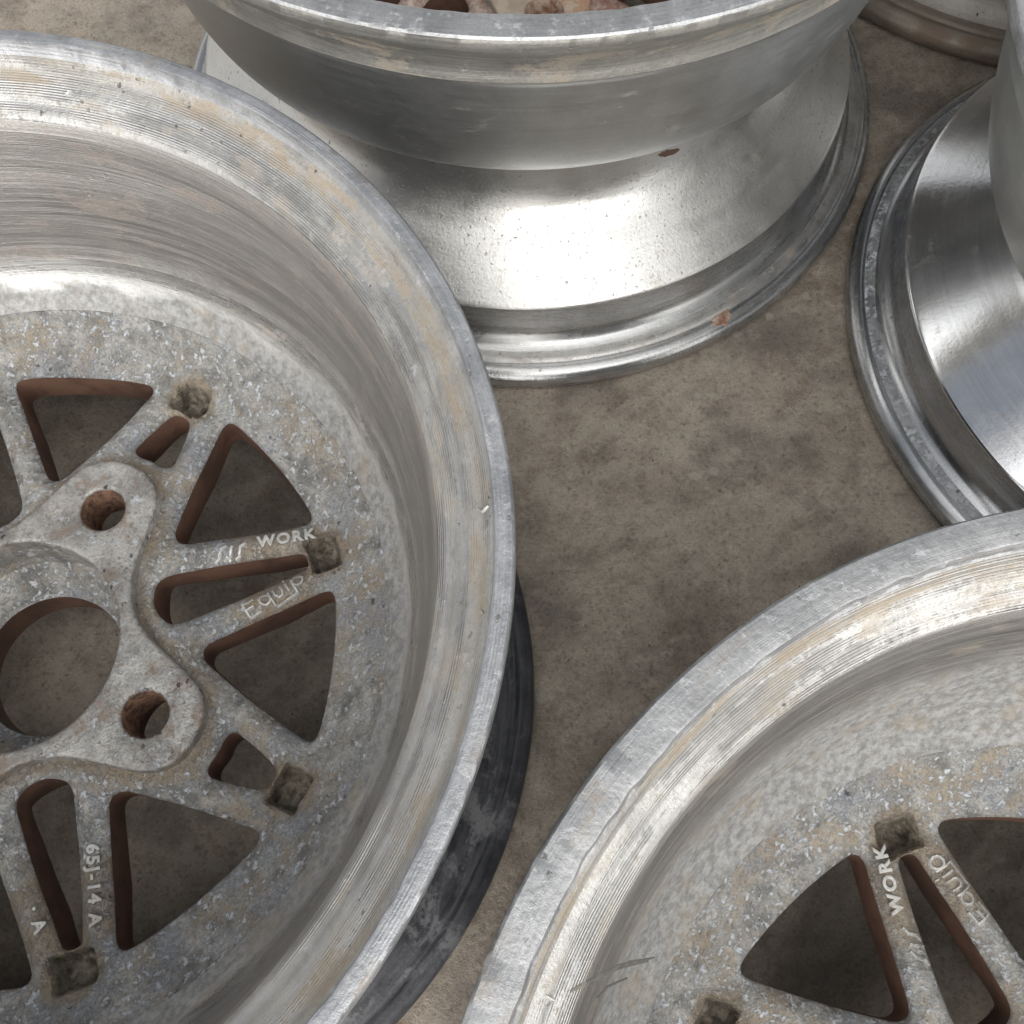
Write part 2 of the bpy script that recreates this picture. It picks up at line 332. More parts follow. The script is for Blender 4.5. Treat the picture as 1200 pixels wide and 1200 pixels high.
# ------------------------------------------------------------------ wheel geometry (wheel axis = z, face down)
def pol(pts): return np.array([(r * math.cos(math.radians(a)), r * math.sin(math.radians(a))) for r, a in pts])
def round_poly(P, rad):
    n = len(P); out = []
    for i in range(n):
        p = P[i]; a = P[i - 1]; b_ = P[(i + 1) % n]; rd = rad[i] if hasattr(rad, '__len__') else rad
        la = np.linalg.norm(a - p); lb = np.linalg.norm(b_ - p)
        q1 = p + (a - p) / la * min(rd, la * .48); q2 = p + (b_ - p) / lb * min(rd, lb * .48)
        for k in range(6):
            u = k / 5; out.append((1 - u) ** 2 * q1 + 2 * u * (1 - u) * p + u * u * q2)
    return dense(np.array(out), 1.6)
def dense(P, step):
    out = []
    for i in range(len(P)):
        a = P[i]; b_ = P[(i + 1) % len(P)]; L = np.linalg.norm(b_ - a)
        if L < 1e-4: continue
        k = max(1, int(round(L / step)))
        for j in range(k): out.append(a + (b_ - a) * j / k)
    out2 = [out[0]]
    for p in out[1:]:
        if np.linalg.norm(p - out2[-1]) > .25: out2.append(p)
    if np.linalg.norm(out2[0] - out2[-1]) < .25: out2.pop()
    return np.array(out2)
def rot(P, deg):
    a = math.radians(deg); return P @ np.array([[math.cos(a), math.sin(a)], [-math.sin(a), math.cos(a)]])
def circle(r, n, cx=0, cy=0):
    t_ = np.linspace(0, 2 * PI, n, endpoint=False); return np.stack([cx + r * np.cos(t_), cy + r * np.sin(t_)], 1)

big = round_poly(pol([(124, 8.0), (123.2, 15), (122.7, 23), (123.2, 31), (124, 38.4), (93.5, 33.5), (72, 27.0), (72.0, 22.6), (93, 13.7)]),
                 [7, 10, 10, 10, 7, 10, 4, 4, 14])
slot_s = round_poly(pol([(114.8, 2.0), (106, 3.9), (92.5, 6.0), (90.3, 3.6), (91.2, 0), (90.3, -3.6), (92.5, -6.0), (106, -3.9), (114.8, -2.0)]), [3.5, 8, 3, 3, 3, 3, 3, 8, 3.5])
slot_l = round_poly(pol([(115.5, 1.7), (86, 5.5), (62.5, 9.8), (57.8, 9.4), (53.6, 3.2), (53.6, -3.2), (57.8, -9.4), (62.5, -9.8), (86, -5.5), (115.5, -1.7)]), [3.2, 10, 3, 3, 4, 4, 3, 3, 10, 3.2])
WIN = []
for k in range(4):
    WIN.append(rot(big, 90 * k)); WIN.append(rot(big * np.array([1, -1]), 90 * k)[::-1])
    WIN.append(rot(slot_s, 90 * k)); WIN.append(rot(slot_l, 90 * k + 45))
BOLT_R, BOLT_HR = 62.0, 9.0
BOLTS = [(BOLT_R * math.cos(k * PI / 2), BOLT_R * math.sin(k * PI / 2)) for k in range(4)]
def seg_dist(Q, P):
    """distance of points Q to closed polyline P"""
    A = P; B = np.roll(P, -1, 0); AB = B - A; L = (AB ** 2).sum(1) + 1e-12
    best = np.full(len(Q), 1e9)
    for i0 in range(0, len(Q), 4000):
        q = Q[i0:i0 + 4000]; w_ = q[:, None] - A[None]; u = np.clip((w_ * AB).sum(2) / L, 0, 1)
        e = w_ - u[..., None] * AB; best[i0:i0 + 4000] = np.sqrt((e ** 2).sum(2)).min(1)
    return best
def inside(Q, P):
    x, y = Q[:, 0], Q[:, 1]; c_ = np.zeros(len(Q), bool)
    for i in range(len(P)):
        x1, y1 = P[i]; x2, y2 = P[(i + 1) % len(P)]
        cond = ((y1 > y) != (y2 > y)) & (x < (x2 - x1) * (y - y1) / (y2 - y1 + 1e-15) + x1)
        c_ ^= cond
    return c_
def plate(outer, holes, extra, ztop, zbot, mats, name, parent, side_mi, finish=None, under_mi=None):
    """2-D region with holes, meshed and lifted to ztop(x,y) / zbot(x,y), with side walls"""
    loops = [outer] + holes; V = []; E = []
    for lp in loops:
        b0 = len(V); V += [tuple(p) for p in lp]; E += [(b0 + i, b0 + (i + 1) % len(lp)) for i in range(len(lp))]
    nb = len(V); V += [tuple(p) for p in extra]
    vo, eo, fo, ov, oe, of = delaunay_2d_cdt([Vector(p) for p in V], E, [], 0, 1e-5, True)
    P = np.array([(p.x, p.y) for p in vo]); T = np.array([f for f in fo if len(f) == 3])
    cen = P[T].mean(1); keep = inside(cen, outer)
    for h_ in holes: keep &= ~inside(cen, h_)
    T = T[keep]
    a, b_, c_ = P[T[:, 0]], P[T[:, 1]], P[T[:, 2]]
    ar = (b_[:, 0] - a[:, 0]) * (c_[:, 1] - a[:, 1]) - (b_[:, 1] - a[:, 1]) * (c_[:, 0] - a[:, 0])
    T[ar < 0] = T[ar < 0][:, ::-1]; T = T[np.abs(ar) > 1e-7]
    omap = {}
    for i, src in enumerate(ov):
        for s_ in src: omap[s_] = i
    zt = ztop(P); zb = zbot(P); n = len(P)
    verts = np.concatenate([np.column_stack([P, zt]), np.column_stack([P, zb])]) * S
    F = [tuple(f) for f in T]; MI = [0] * len(F)
    F += [tuple(f[::-1] + n) for f in T]; MI += [under_mi if under_mi is not None else side_mi] * len(T)
    b0 = 0
    for li, lp in enumerate(loops):
        area = .5 * np.sum(lp[:, 0] * np.roll(lp[:, 1], -1) - np.roll(lp[:, 0], -1) * lp[:, 1]); ccw = area > 0
        for i in range(len(lp)):
            i1 = omap.get(b0 + i); i2 = omap.get(b0 + (i + 1) % len(lp))
            if i1 is None or i2 is None or i1 == i2: continue
            f = (i1, i1 + n, i2 + n, i2)
            if (li == 0) != ccw: f = f[::-1]
            if li == 0: f = f
            F.append(f); MI.append(side_mi)
        b0 += len(lp)
    o = mesh_obj(name, verts, F, mats, parent, MI, ang=38)
    if finish: finish(o.data, P, T)
    return o
def filt(G, loops, dmin):
    for lp in loops: G = G[seg_dist(G, lp) > dmin]
    return G
def offset_ring(P, d):
    """offset closed loop outwards (away from its interior)"""
    T = np.roll(P, -1, 0) - np.roll(P, 1, 0); T /= np.linalg.norm(T, axis=1)[:, None]
    N = np.stack([T[:, 1], -T[:, 0]], 1)
    area = np.sum(P[:, 0] * np.roll(P[:, 1], -1) - np.roll(P[:, 0], -1) * P[:, 1])
    if area < 0: N = -N
    return P + N * d
def vnoise(P, s_, seed):
    rg = np.random.default_rng(seed); g_ = rg.normal(size=(200, 200)); Q = P / s_ + 90
    i = np.floor(Q).astype(int) % 199; f = Q - np.floor(Q); f = f * f * (3 - 2 * f)
    a = g_[i[:, 0], i[:, 1]]; b_ = g_[i[:, 0] + 1, i[:, 1]]; c_ = g_[i[:, 0], i[:, 1] + 1]; d_ = g_[i[:, 0] + 1, i[:, 1] + 1]
    return (a * (1 - f[:, 0]) + b_ * f[:, 0]) * (1 - f[:, 1]) + (c_ * (1 - f[:, 0]) + d_ * f[:, 0]) * f[:, 1]
# pockets at the outer end of each spoke pair: centre radius 122, about 14 x 11 mm
DIMP = [math.radians(45 * k) for k in range(8)]
def sst(x, a, b_): u = np.clip((x - a) / (b_ - a), 0, 1); return u * u * (3 - 2 * u)
def dimple(P):
    z = np.zeros(len(P))
    for k, a in enumerate(DIMP):
        ca, sa = math.cos(a), math.sin(a)
        x = P[:, 0] * ca + P[:, 1] * sa; y = -P[:, 0] * sa + P[:, 1] * ca
        x = x + vnoise(P, 2.5, 40 + k) * .35; y = y + vnoise(P, 2.5, 60 + k) * .35
        u = np.maximum(np.abs(x - 122.6) - 4.7, 0); v_ = np.maximum(np.abs(y) - 6.1, 0)
        dd = np.hypot(u, v_)
        z -= (11.0 + 1.4 * vnoise(P, 3, 80 + k)) * (1 - sst(dd, -.6, 2.2))
    return z
def disc_top(P):
    r = np.hypot(P[:, 0], P[:, 1])
    z = np.interp(r, [0, 30, 30.5, 42, 43.5, 55, 90, 104, 121, 128, 137.0, 138.6, 144.0, 146.0, 151, 156],
                  [50.5, 50.5, 51, 61.5, 79, 79.5, 77.2, 76.2, 76.2, 78.5, 83.0, 84.8, 88.0, 90.3, 93.2, 95.2])
    d = np.full(len(P), 1e9)
    for h_ in WIN: d = np.minimum(d, seg_dist(P, h_))
    z += 2.4 * sst(d, 0, 5.6) * sst(r, 50, 60) * (1 - sst(r, 112, 124)) - .6
    z -= 1.5 * (1 - np.clip(d / 1.9, 0, 1)) ** 2
    z += dimple(P)
    z += vnoise(P, 5, 1) * .10 + vnoise(P, 2, 2) * .06 + vnoise(P, 13, 3) * .2 * (r > 118)
    return z
def disc_bot(P):
    r = np.hypot(P[:, 0], P[:, 1]); return np.interp(r, [0, 30, 60, 75, 100, 156], [36, 36, 66, 62, 58, 64])
def pad_outline():
    half = [(83.6, 0), (82.9, 5.5), (80.3, 9.8), (75.5, 13.9), (67.5, 18.2), (58.5, 23.8), (51.5, 31), (48.2, 38.5), (47.6, 45)]
    full = []
    for k in range(4):
        full += [(r, a + 90 * k) for r, a in half[:-1]] + [(r, 90 - a + 90 * k) for r, a in half[:0:-1]]
    P = pol(full); n = len(P); out_ = []
    for i in range(n):
        p0, p1, p2, p3 = P[i - 1], P[i], P[(i + 1) % n], P[(i + 2) % n]
        for k in range(5):
            u = k / 5; out_.append(.5 * ((2 * p1) + (-p0 + p2) * u + (2 * p0 - 5 * p1 + 4 * p2 - p3) * u * u + (-p0 + 3 * p1 - 3 * p2 + p3) * u ** 3))
    return dense(np.array(out_), 1.2)

def finish_disc(me, P, T):
    """dirt in the pockets, and an attribute that says where grime has gathered"""
    global SURF_P, SURF_Z
    if 'SURF_P' not in globals(): SURF_P = P.copy(); SURF_Z = disc_top(P)
    dz_ = dimple(P); cen = dz_[T].mean(1)
    for i in np.nonzero(cen < -2.2)[0]: me.polygons[int(i)].material_index = 2
    gr = np.zeros(len(P)); r = np.hypot(P[:, 0], P[:, 1]); th = np.arctan2(P[:, 1], P[:, 0])
    for a in DIMP:
        d_ = np.hypot(P[:, 0] - 122 * math.cos(a), P[:, 1] - 122 * math.sin(a)); gr = np.maximum(gr, 1 - np.clip((d_ - 8) / 9, 0, 1))
    gr = np.maximum(gr, .85 * (1 - np.clip(np.abs(seg_dist(P, pad_outline()) - 2) / 8, 0, 1)) * (r < 95))
    for a in (-45, -135):
        x = P[:, 0] * math.cos(math.radians(a)) + P[:, 1] * math.sin(math.radians(a)); y = -P[:, 0] * math.sin(math.radians(a)) + P[:, 1] * math.cos(math.radians(a))
        gr = np.maximum(gr, .8 * (1 - np.clip((np.abs(x - 102) - 12) / 8, 0, 1)) * (np.abs(y) < 22))
    at = me.attributes.new('grime', 'FLOAT', 'POINT'); at.data.foreach_set('value', np.concatenate([gr, gr * 0]).astype(np.float32))

def make_disc(parent, mats=('cast', 'paint'), RO=148.6):
    outer = circle(RO, 300); bore = circle(30, 96)
    bolts = [circle(BOLT_HR + .15, 36, x, y) for x, y in BOLTS]
    g_ = np.arange(-150, 151, 1.9); G = np.array([(x + (j % 2) * .95, y) for j, y in enumerate(g_) for x in g_])
    r = np.hypot(G[:, 0], G[:, 1]); G = G[(r < RO - 1.4) & (r > 31.5)] + RNG.normal(0, .12, (int(((r < RO - 1.4) & (r > 31.5)).sum()), 2))
    G = filt(G, WIN + bolts, 1.9)
    rings = []
    for h_ in WIN:
        for d_ in (.5, 1.1):
            Q = offset_ring(h_, d_); rings.append(Q)
    for rr_ in [q for q in (42, 43.6, 137.0, 138.6, 144.0, 146.0) if q < RO - .5]: rings.append(circle(rr_, 330))
    Rg = np.concatenate(rings)
    for a in DIMP:                                   # finer points where the pockets are
        q = np.arange(-8, 8.1, .75); D = np.array([(x + 122.6, y) for x in q for y in q * 1.1])
        D = D @ np.array([[math.cos(a), math.sin(a)], [-math.sin(a), math.cos(a)]]); D += RNG.normal(0, .05, D.shape)
        keep = np.ones(len(G), bool); loc_ = G @ np.array([[math.cos(a), -math.sin(a)], [math.sin(a), math.cos(a)]])
        keep &= ~((np.abs(loc_[:, 0] - 122.6) < 8.4) & (np.abs(loc_[:, 1]) < 9.2)); G = G[keep]
        ins = np.zeros(len(D), bool)
        for h_ in WIN: ins |= inside(D, h_) | (seg_dist(D, h_) < 1.4)
        Rg = np.concatenate([Rg, D[~ins]])
    bad = np.zeros(len(Rg), bool)
    for h_ in WIN: bad |= inside(Rg, h_) | (seg_dist(Rg, h_) < .4)
    rr_ = np.hypot(Rg[:, 0], Rg[:, 1]); bad |= (rr_ < 30.6)
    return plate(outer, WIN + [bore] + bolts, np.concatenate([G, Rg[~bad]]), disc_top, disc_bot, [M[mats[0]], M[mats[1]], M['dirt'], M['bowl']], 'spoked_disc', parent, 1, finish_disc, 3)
def make_pad(parent, mat='pad'):
    outer = pad_outline(); bore = circle(41.8, 110); bolts = [circle(BOLT_HR, 40, x, y) for x, y in BOLTS]
    g_ = np.arange(-84, 85, 2.2); G = np.array([(x + (j % 2) * 1.1, y) for j, y in enumerate(g_) for x in g_])
    ins = inside(G, outer) & (np.hypot(G[:, 0], G[:, 1]) > 43.5); G = G[ins]
    G = filt(G, [outer, bore] + bolts, 1.7)
    rings = [offset_ring(outer, -d_) for d_ in (.4, .9, 1.4)] + [circle(41.8 + d_, 110) for d_ in (.4, .9, 1.4)]
    rings += [circle(BOLT_HR + d_, 40, x, y) for x, y in BOLTS for d_ in (.5, 1.2)]
    def top(P):
        d = np.minimum(seg_dist(P, outer), seg_dist(P, bore))
        for h_ in bolts: d = np.minimum(d, seg_dist(P, h_) * 1.0)
        return 84.8 - 1.1 * (1 - np.clip(d / 1.4, 0, 1)) ** 2 + vnoise(P, 6, 7) * .05
    return plate(outer, [bore] + bolts, np.concatenate([G] + rings), top, lambda P: np.full(len(P), 68.) + 0 * P[:, 0], [M[mat], M[mat]], 'mounting_pad', parent, 1)

def interior(dz, rw=0, cv=0):
    """inner skin from flange edge down to the ledge; material idx 0 flange 1 groove 2 seat 3 wall 4 ledge"""
    prof = [(194.7, 184.2, 0), (194.0, 184.9, 0), (190.2 - rw, 185.1, 0), (189.3 - rw, 184.7, 0), (188.7 - rw, 180.9, 0)]
    prof += spline([(188.1 - rw, 180.3, 1), (186.9 - rw, 178.9, 1), (185.2 - rw * .7, 177.0, 1), (183.0 - rw * .4, 175.8, 1), (181.6, 175.0, 2), (178.2, 173.0, 2), (176.2, 171.0, 2), (173.6, 169.6, 2), (171.7, 167.4, 3)], 3)
    prof += spline([(170.2, 162.5, 3), (168.5, 152, 3), (165.8, 140, 3), (163.3, 126, 3), (161.0, 114, 3), (159.2, 107.5, 4), (156.2, 101.2, 4), (152.8, 96.6, 4), (150.2, 94.0, 4), (147.6, 91.4, 4), (146.4, 90.1, 4)], 3)
    if cv: prof += [(143.8, 87.8, 4), (139.0, 84.9, 4), (133.0, 80.6, 4)]
    return [(r, z + dz, mi) for r, z, mi in prof]
def exterior(dz, ex, R, cv=0, bowl=5, cone=6, lip=7, crust=9):
    """outer skin from under the spoked disc, round the front flange, up the outside to the back flange"""
    p = [(133.6, 79 + dz, 8), (129.5, 73 + dz, 8), (129.5, 63, 8), (150, 50, 8), (172.5, 32, 8)] if cv else [(146.2, 71 + dz, 8), (160, 50, 8), (172.5, 32, 8)]
    p += [(173, 14, lip), (180, 6, lip), (190, 3, lip), (197, .4, lip)]
    p += spline([(199.3, 1.0, lip), (201.0, 4.0, lip), (200.6, 8.0, lip), (198.4, 11.2, lip), (195.0, 12.8, lip), (192.2, 12.4, crust), (190.3, 13.4, crust), (186.0, 14.3, 11), (182.0, 16.2, 11), (179.0, 20.0, 11), (177.6, 25.0, 11)], 3)
    p += [(177.2, 37.6, 11), (178.4, 38.6, cone), (178.2, 39.6, cone)]
    if cv: mid = [(177.6, 40.2, cone), (167, 47.2, cone), (156, 54.7, cone), (146, 61.8, cone), (138.6, 68.0 + dz * .15, cone), (135.2, 75 + dz * .65, cone), (136.5, 81 + dz + ex * .3, bowl), (143, 85 + dz + ex * .7, bowl), (152, 88 + dz + ex, bowl)]
    else: mid = [(177.6, 40.2, cone), (171.2, 47.5 + dz * .2, cone), (164.4, 56 + dz * .42, cone), (158.2, 65 + dz * .65, cone), (153.2, 74 + dz * .88, cone), (150.4, 81.5 + dz, bowl), (152.5, 86.5 + dz, bowl)]
    p += spline(mid + [(160, 91.5 + dz + ex, bowl), (165.3, 98 + dz + ex, bowl), (169.3, 110 + dz + ex * .8, bowl), (172.6, 126 + dz, bowl), (175.3, 140 + dz, bowl), (177.8, 150.5 + dz, bowl)], 5)
    p += [(178.6, 153.0 + dz, 10), (180.8, 155.2 + dz, 10), (182.2, 156.8 + dz, 10), (181.9, 158.4 + dz, 10)]
    p += spline([(181.3, 160.5 + dz, 10), (182.0, 165.0 + dz, 10), (184.6, 170.0 + dz, 10), (188.3, 174.0 + dz, 10), (191.6, 176.4 + dz, 10), (193.8, 178.4 + dz, 10)], 3)
    p += [(195.0, 181.0 + dz, 8)]
    return [(r * R if i > 0 else r, z, mi) for i, (r, z, mi) in enumerate(p)]

def letter_mesh(strings, name, parent, mat):
    """strings: (text, x, y, height, rotation, x-stretch) on the spoke, x outwards; plus free outlines"""
    bm = bmesh.new()
    for kind, data in strings:
        if kind == 't':
            txt, x, y, hgt, ra, sx, axis = data
            cu = bpy.data.curves.new('tmp', 'FONT'); cu.body = txt; cu.size = hgt / .72; cu.extrude = .25; cu.bevel_depth = .32; cu.bevel_resolution = 2; cu.offset = .02
            cu.space_character = 1.25
            ob = bpy.data.objects.new('tmp', cu); me = bpy.data.meshes.new_from_object(ob)
            bpy.data.objects.remove(ob); bpy.data.curves.remove(cu)
            b2 = bmesh.new(); b2.from_mesh(me); bpy.data.meshes.remove(me)
            Mx = Matrix.Rotation(axis, 4, 'Z') @ Matrix.Translation((x, y, surf_z(x, y, axis))) @ Matrix.Rotation(ra, 4, 'Z') @ Matrix.Diagonal((sx, 1, 1, 1))
            b2.transform(Mx)
            me2 = bpy.data.meshes.new('x'); b2.to_mesh(me2); b2.free(); bm.from_mesh(me2); bpy.data.meshes.remove(me2)
        else:
            pts, wd, axis = data                      # stroke along a polyline, cut short enough to follow the rounded spoke
            fine_ = [pts[0]]
            for q0, q1 in zip(pts[:-1], pts[1:]):
                m_ = max(1, int(math.ceil(math.hypot(q1[0] - q0[0], q1[1] - q0[1]) / 1.2)))
                fine_ += [(q0[0] + (q1[0] - q0[0]) * k_ / m_, q0[1] + (q1[1] - q0[1]) * k_ / m_) for k_ in range(1, m_ + 1)]
            pts = fine_
            for i in range(len(pts) - 1):
                a = Vector(pts[i]); b_ = Vector(pts[i + 1]); d = (b_ - a).normalized(); nrm = Vector((-d.y, d.x))
                e = d * wd * .35; rows = []
                for (off, h_) in ((-.62, -.3), (-.30, .62), (.30, .62), (.62, -.3)):
                    rows.append([a - e + nrm * wd * off, b_ + e + nrm * wd * off, h_])
                vs = []
                for r1 in rows:
                    for q in r1[:2]:
                        z = surf_z(q.x, q.y, axis) + r1[2] + .14
                        vs.append(bm.verts.new(Matrix.Rotation(axis, 4, 'Z') @ Vector((q.x, q.y, z))))
                for k in range(3): bm.faces.new((vs[2 * k], vs[2 * k + 1], vs[2 * k + 3], vs[2 * k + 2]))
                bm.faces.new((vs[0], vs[2], vs[4], vs[6])); bm.faces.new((vs[1], vs[7], vs[5], vs[3]))
    bmesh.ops.recalc_face_normals(bm, faces=bm.faces[:])
    for v_ in bm.verts: v_.co *= S
    me = bpy.data.meshes.new(name); bm.to_mesh(me); bm.free(); me.materials.append(mat)
    me.polygons.foreach_set('use_smooth', [True] * len(me.polygons)); me.set_sharp_from_angle(angle=math.radians(50))
    return link(bpy.data.objects.new(name, me), parent)
def surf_z(x, y, axis):
    ca, sa = math.cos(axis), math.sin(axis); X, Y = x * ca - y * sa, x * sa + y * ca
    d2 = (SURF_P[:, 0] - X) ** 2 + (SURF_P[:, 1] - Y) ** 2; k_ = np.argpartition(d2, 4)[:4]; w_ = 1 / (d2[k_] + .01)
    return float((SURF_Z[k_] * w_).sum() / w_.sum()) - .02

def curve_stroke(pts, wd, axis): return ('s', (pts, wd, axis))
def arc(cx, cy, r, a0, a1, n=9, ry=None):
    ry = ry or r
    return [(cx + r * math.cos(math.radians(a0 + (a1 - a0) * k / (n - 1))), cy + ry * math.sin(math.radians(a0 + (a1 - a0) * k / (n - 1)))) for k in range(n)]
def brand_text(axis):
    """first spoke pair: mark and word on one spoke, second word on the other, as cast"""
    def fr(x0, y0, ang):
        ca, sa = math.cos(math.radians(ang)), math.sin(math.radians(ang))
        return lambda P: [(x0 + ca * x - sa * y, y0 + sa * x + ca * y) for x, y in P]
    L = [('t', ('WORK', 98.4, 10.6, 4.4, math.radians(-9), 1.08, axis))]
    f = fr(80.6, 9.6, -7)                              # slanted mark of three bars
    for pl in ([(0, 0), (1.6, 1.2), (3.2, 4.6), (5.0, 5.6)], [(3.6, .2), (4.8, 1.2)], [(5.6, .0), (6.6, 2.6), (7.4, 4.8)], [(8.2, 0), (9.6, 1.0), (11.0, 4.4), (12.8, 5.4)]):
        L.append(curve_stroke(f(pl), 1.35, axis))
    f = fr(88.6, -17.6, 16.2)                            # second word, with the bar that ties q to p
    wd = 1.05
    sp = [[(4.6, 0), (0, 0), (0, 6.0), (4.2, 6.0)], [(0.4, 3.1), (3.2, 3.1)], arc(8.4, 3.0, 2.1, 0, 360, 12), [(10.6, 4.8), (10.6, -1.5), (20.6, -1.5), (20.6, 4.8)],
          [(12.6, 4.8), (12.6, 2.2), (13.6, .8), (15.2, .9), (15.9, 2.2), (15.9, 4.8)], [(18.1, 1.0), (18.1, 4.6)], [(18.1, 6.2), (18.1, 6.9)], arc(23.0, 3.0, 2.2, 0, 360, 12)]
    for pl in sp: L.append(curve_stroke(f(pl), wd, axis))
    return L
def size_text(axis):
    return [('t', ('65J-14 A', 82.5, 13.0, 4.4, math.radians(-8), 1.05, axis)),
            ('t', ('\u00b7 A', 97.4, -11.2, 4.6, math.radians(8), 1.0, axis))]

def bolt_holes(parent):
    for i, (x, y) in enumerate(BOLTS):
        n = 40; prof = [(BOLT_HR - .1, 83.7), (BOLT_HR - .6, 82.6), (BOLT_HR - .7, 74), (BOLT_HR - .7, 65.6), (BOLT_HR + .05, 65.6), (BOLT_HR + .05, 83.2)]
        th = np.linspace(0, 2 * PI, n, endpoint=False); V = []; F = []
        nz = smooth_noise(n, 9, 50 + i) * .28
        for j, (r, z) in enumerate(prof):
            rr_ = r + (nz if j < 3 else 0); V.append(np.stack([x + rr_ * np.cos(th), y + rr_ * np.sin(th), np.full(n, z)], 1) * S)
        m_ = len(prof)
        for j in range(m_):
            k = (j + 1) % m_
            for q in range(n): F.append((k * n + q, k * n + (q + 1) % n, j * n + (q + 1) % n, j * n + q))
        o = mesh_obj('bolt_hole', np.concatenate(V), F, [M['rust']], parent)

def build_wheel(label, loc, rz, dz=0, R=1.0, mats=None, seed=0, texts=True, share=None, wob=.12, padmat='pad', rw=0, ex=0, split=0, LR=201.2, cv=0):
    root = thing('wheel_rim', label, 'wheel rim', (loc[0] * S, loc[1] * S, 0), math.radians(rz), 'alloy wheel rims lying face down on the concrete')
    mm = [M[k] for k in (mats or ('flange', 'groove', 'seat', 'wall', 'ledge', 'bowl', 'cone', 'lip', 'flange', 'crust', 'dull', 'lip'))]
    a = interior(dz, rw, cv); b_ = exterior(dz, ex, 1.0, cv)
    if split: a = [(r, z, 4 if (mi == 3 and z < split) else mi) for r, z, mi in a]
    seq = b_                                                  # from under the disc, round the outside, to the back flange
    full = seq + a; full[-1] = (full[-1][0], full[-1][1], 6)
    full = [(r * (1 + ((R if z > 90 else LR / 201.) - 1) * min(1, max(0, (r - (157 if z > 90 else 179)) / 18))), z, mi) for r, z, mi in full]
    k0 = len(seq)
    wb = {k0 + 2: (wob, wob * .6, seed), k0 + 3: (wob * 2.2, wob, seed + 1), k0 + 4: (wob * 2.2, wob * .5, seed + 1), k0: (wob * .8, wob * .5, seed + 2), k0 - 1: (wob * .6, wob, seed + 3)}
    lathe('barrel', full, mm, root, 640, wb)
    if share is None:
        pre = set(bpy.data.objects)
        d_ = make_disc(root, RO=134.6 if cv else 148.6); p_ = make_pad(root, padmat); bolt_holes(root)
        if texts:
            letter_mesh(brand_text(math.radians(-45)), 'raised_lettering', root, M['letters'])
            letter_mesh(size_text(math.radians(-135)), 'raised_lettering', root, M['letters'])
        if dz:
            for ch in root.children:
                if ch in pre: continue
                ch.location.z = dz * S
                swap = {'mounting_pad': 'tanpad', 'bolt_hole': 'lugrust', 'spoked_disc': 'tancast'}.get(ch.name.split('.')[0])
                if swap: ch.data.materials[0] = M[swap]
    else:
        for ch in share.children:
            if ch.name.startswith('barrel'): continue
            cpy = ch.copy(); SC.collection.objects.link(cpy); cpy.parent = root
            cpy.location.z = dz * S
    return root

# ------------------------------------------------------------------ ground and slab
bpy_me = bpy.data.meshes.new('ground'); G_ = 30.
bpy_me.from_pydata([(-G_, -G_, 0), (G_, -G_, 0), (G_, G_, 0), (-G_, G_, 0)], [], [(0, 1, 2, 3)]); bpy_me.materials.append(M['floor'])
ground = link(bpy.data.objects.new('ground', bpy_me)); ground['kind'] = 'structure'

# ------------------------------------------------------------------ wheels
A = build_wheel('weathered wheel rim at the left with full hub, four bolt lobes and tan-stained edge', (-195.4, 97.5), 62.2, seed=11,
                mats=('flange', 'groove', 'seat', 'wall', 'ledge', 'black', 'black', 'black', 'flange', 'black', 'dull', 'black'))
Cw = build_wheel('corroded wheel rim cut off by the bottom right corner, its upper edge chipped and gouged', (171.0, -99.6), 152.2, R=201.1 / 195, seed=23, share=A, wob=.22,
                 rw=4.5,
                 mats=('brimtop', 'groove', 'seat', 'wallcrust', 'wallcrust', 'bowl', 'cone', 'lip', 'brimtop', 'crust', 'dull', 'lip'))
Bw = build_wheel('smooth grey wheel rim at the top centre with speckled lower cone and rusty hub', (13.6, 451.7), -84, dz=21, R=1.017, rw=5, LR=200.3, seed=31, cv=1, wob=.2,
                 mats=('brimtop', 'wall', 'wall', 'wall', 'cast', 'bowl', 'cone', 'lip', 'dull', 'lipspot', 'dull', 'lip'))
Ew = build_wheel('mirror-polished wheel rim cut off by the right edge, with a white-crusted lower lip', (375.2, 272.7), 20, seed=41, share=Bw, ex=4, cv=1, R=1.015, LR=196.8,
                 mats=('brimtop', 'seat', 'seat', 'wall', 'cast', 'bowl', 'polish', 'lipclean', 'flange', 'crust', 'bowl', 'lipclean'))


Fw = build_wheel('dirty brown wheel rim in the far top right corner, only its pitted lower lip showing', (357, 653), 40, dz=0, seed=51, share=Bw, cv=1, wob=.2,
                 mats=('brimtop', 'wall', 'wall', 'wall', 'cast', 'bowl', 'dirtycone', 'brownlip', 'dull', 'brownlip', 'dull', 'dirtycone'))

# rust patch on the lower lip and valve hole under the bowl of the top wheel
def patch(name, mat, parent, ang, r0_, z0_, wr, wt, hgt, fz, seed):
    """small crust following the lathe surface: wt across the circle (mm), wr along the profile"""
    rg = np.random.default_rng(seed); n = 40; V = []; F = []
    th = np.linspace(0, 2 * PI, n, endpoint=False); nz = 1 + .3 * smooth_noise(n, 8, seed)
    for k, q in enumerate((1.0, .85, .6, .3, 0.02)):
        for i in range(n):
            u = math.cos(th[i]) * q * nz[i]; v_ = math.sin(th[i]) * q * nz[i]
            rr_ = r0_ + wr * u; a = ang + wt * v_ / r0_
            V.append((rr_ * math.cos(a) * S, rr_ * math.sin(a) * S, (fz(rr_) + (hgt * (1 - q ** 2) - .3) + rg.normal() * .12 * (q < 1) * hgt) * S))
    for k in range(4):
        for i in range(n): F.append((k * n + i, k * n + (i + 1) % n, (k + 1) * n + (i + 1) % n, (k + 1) * n + i))
    return mesh_obj(name, V, F, [M[mat]], parent)
def local_angle(root, x, y):
    p = root.matrix_basis.inverted() @ Vector((x * S, y * S, 0)); return math.atan2(p.y, p.x), math.hypot(p.x, p.y) / S
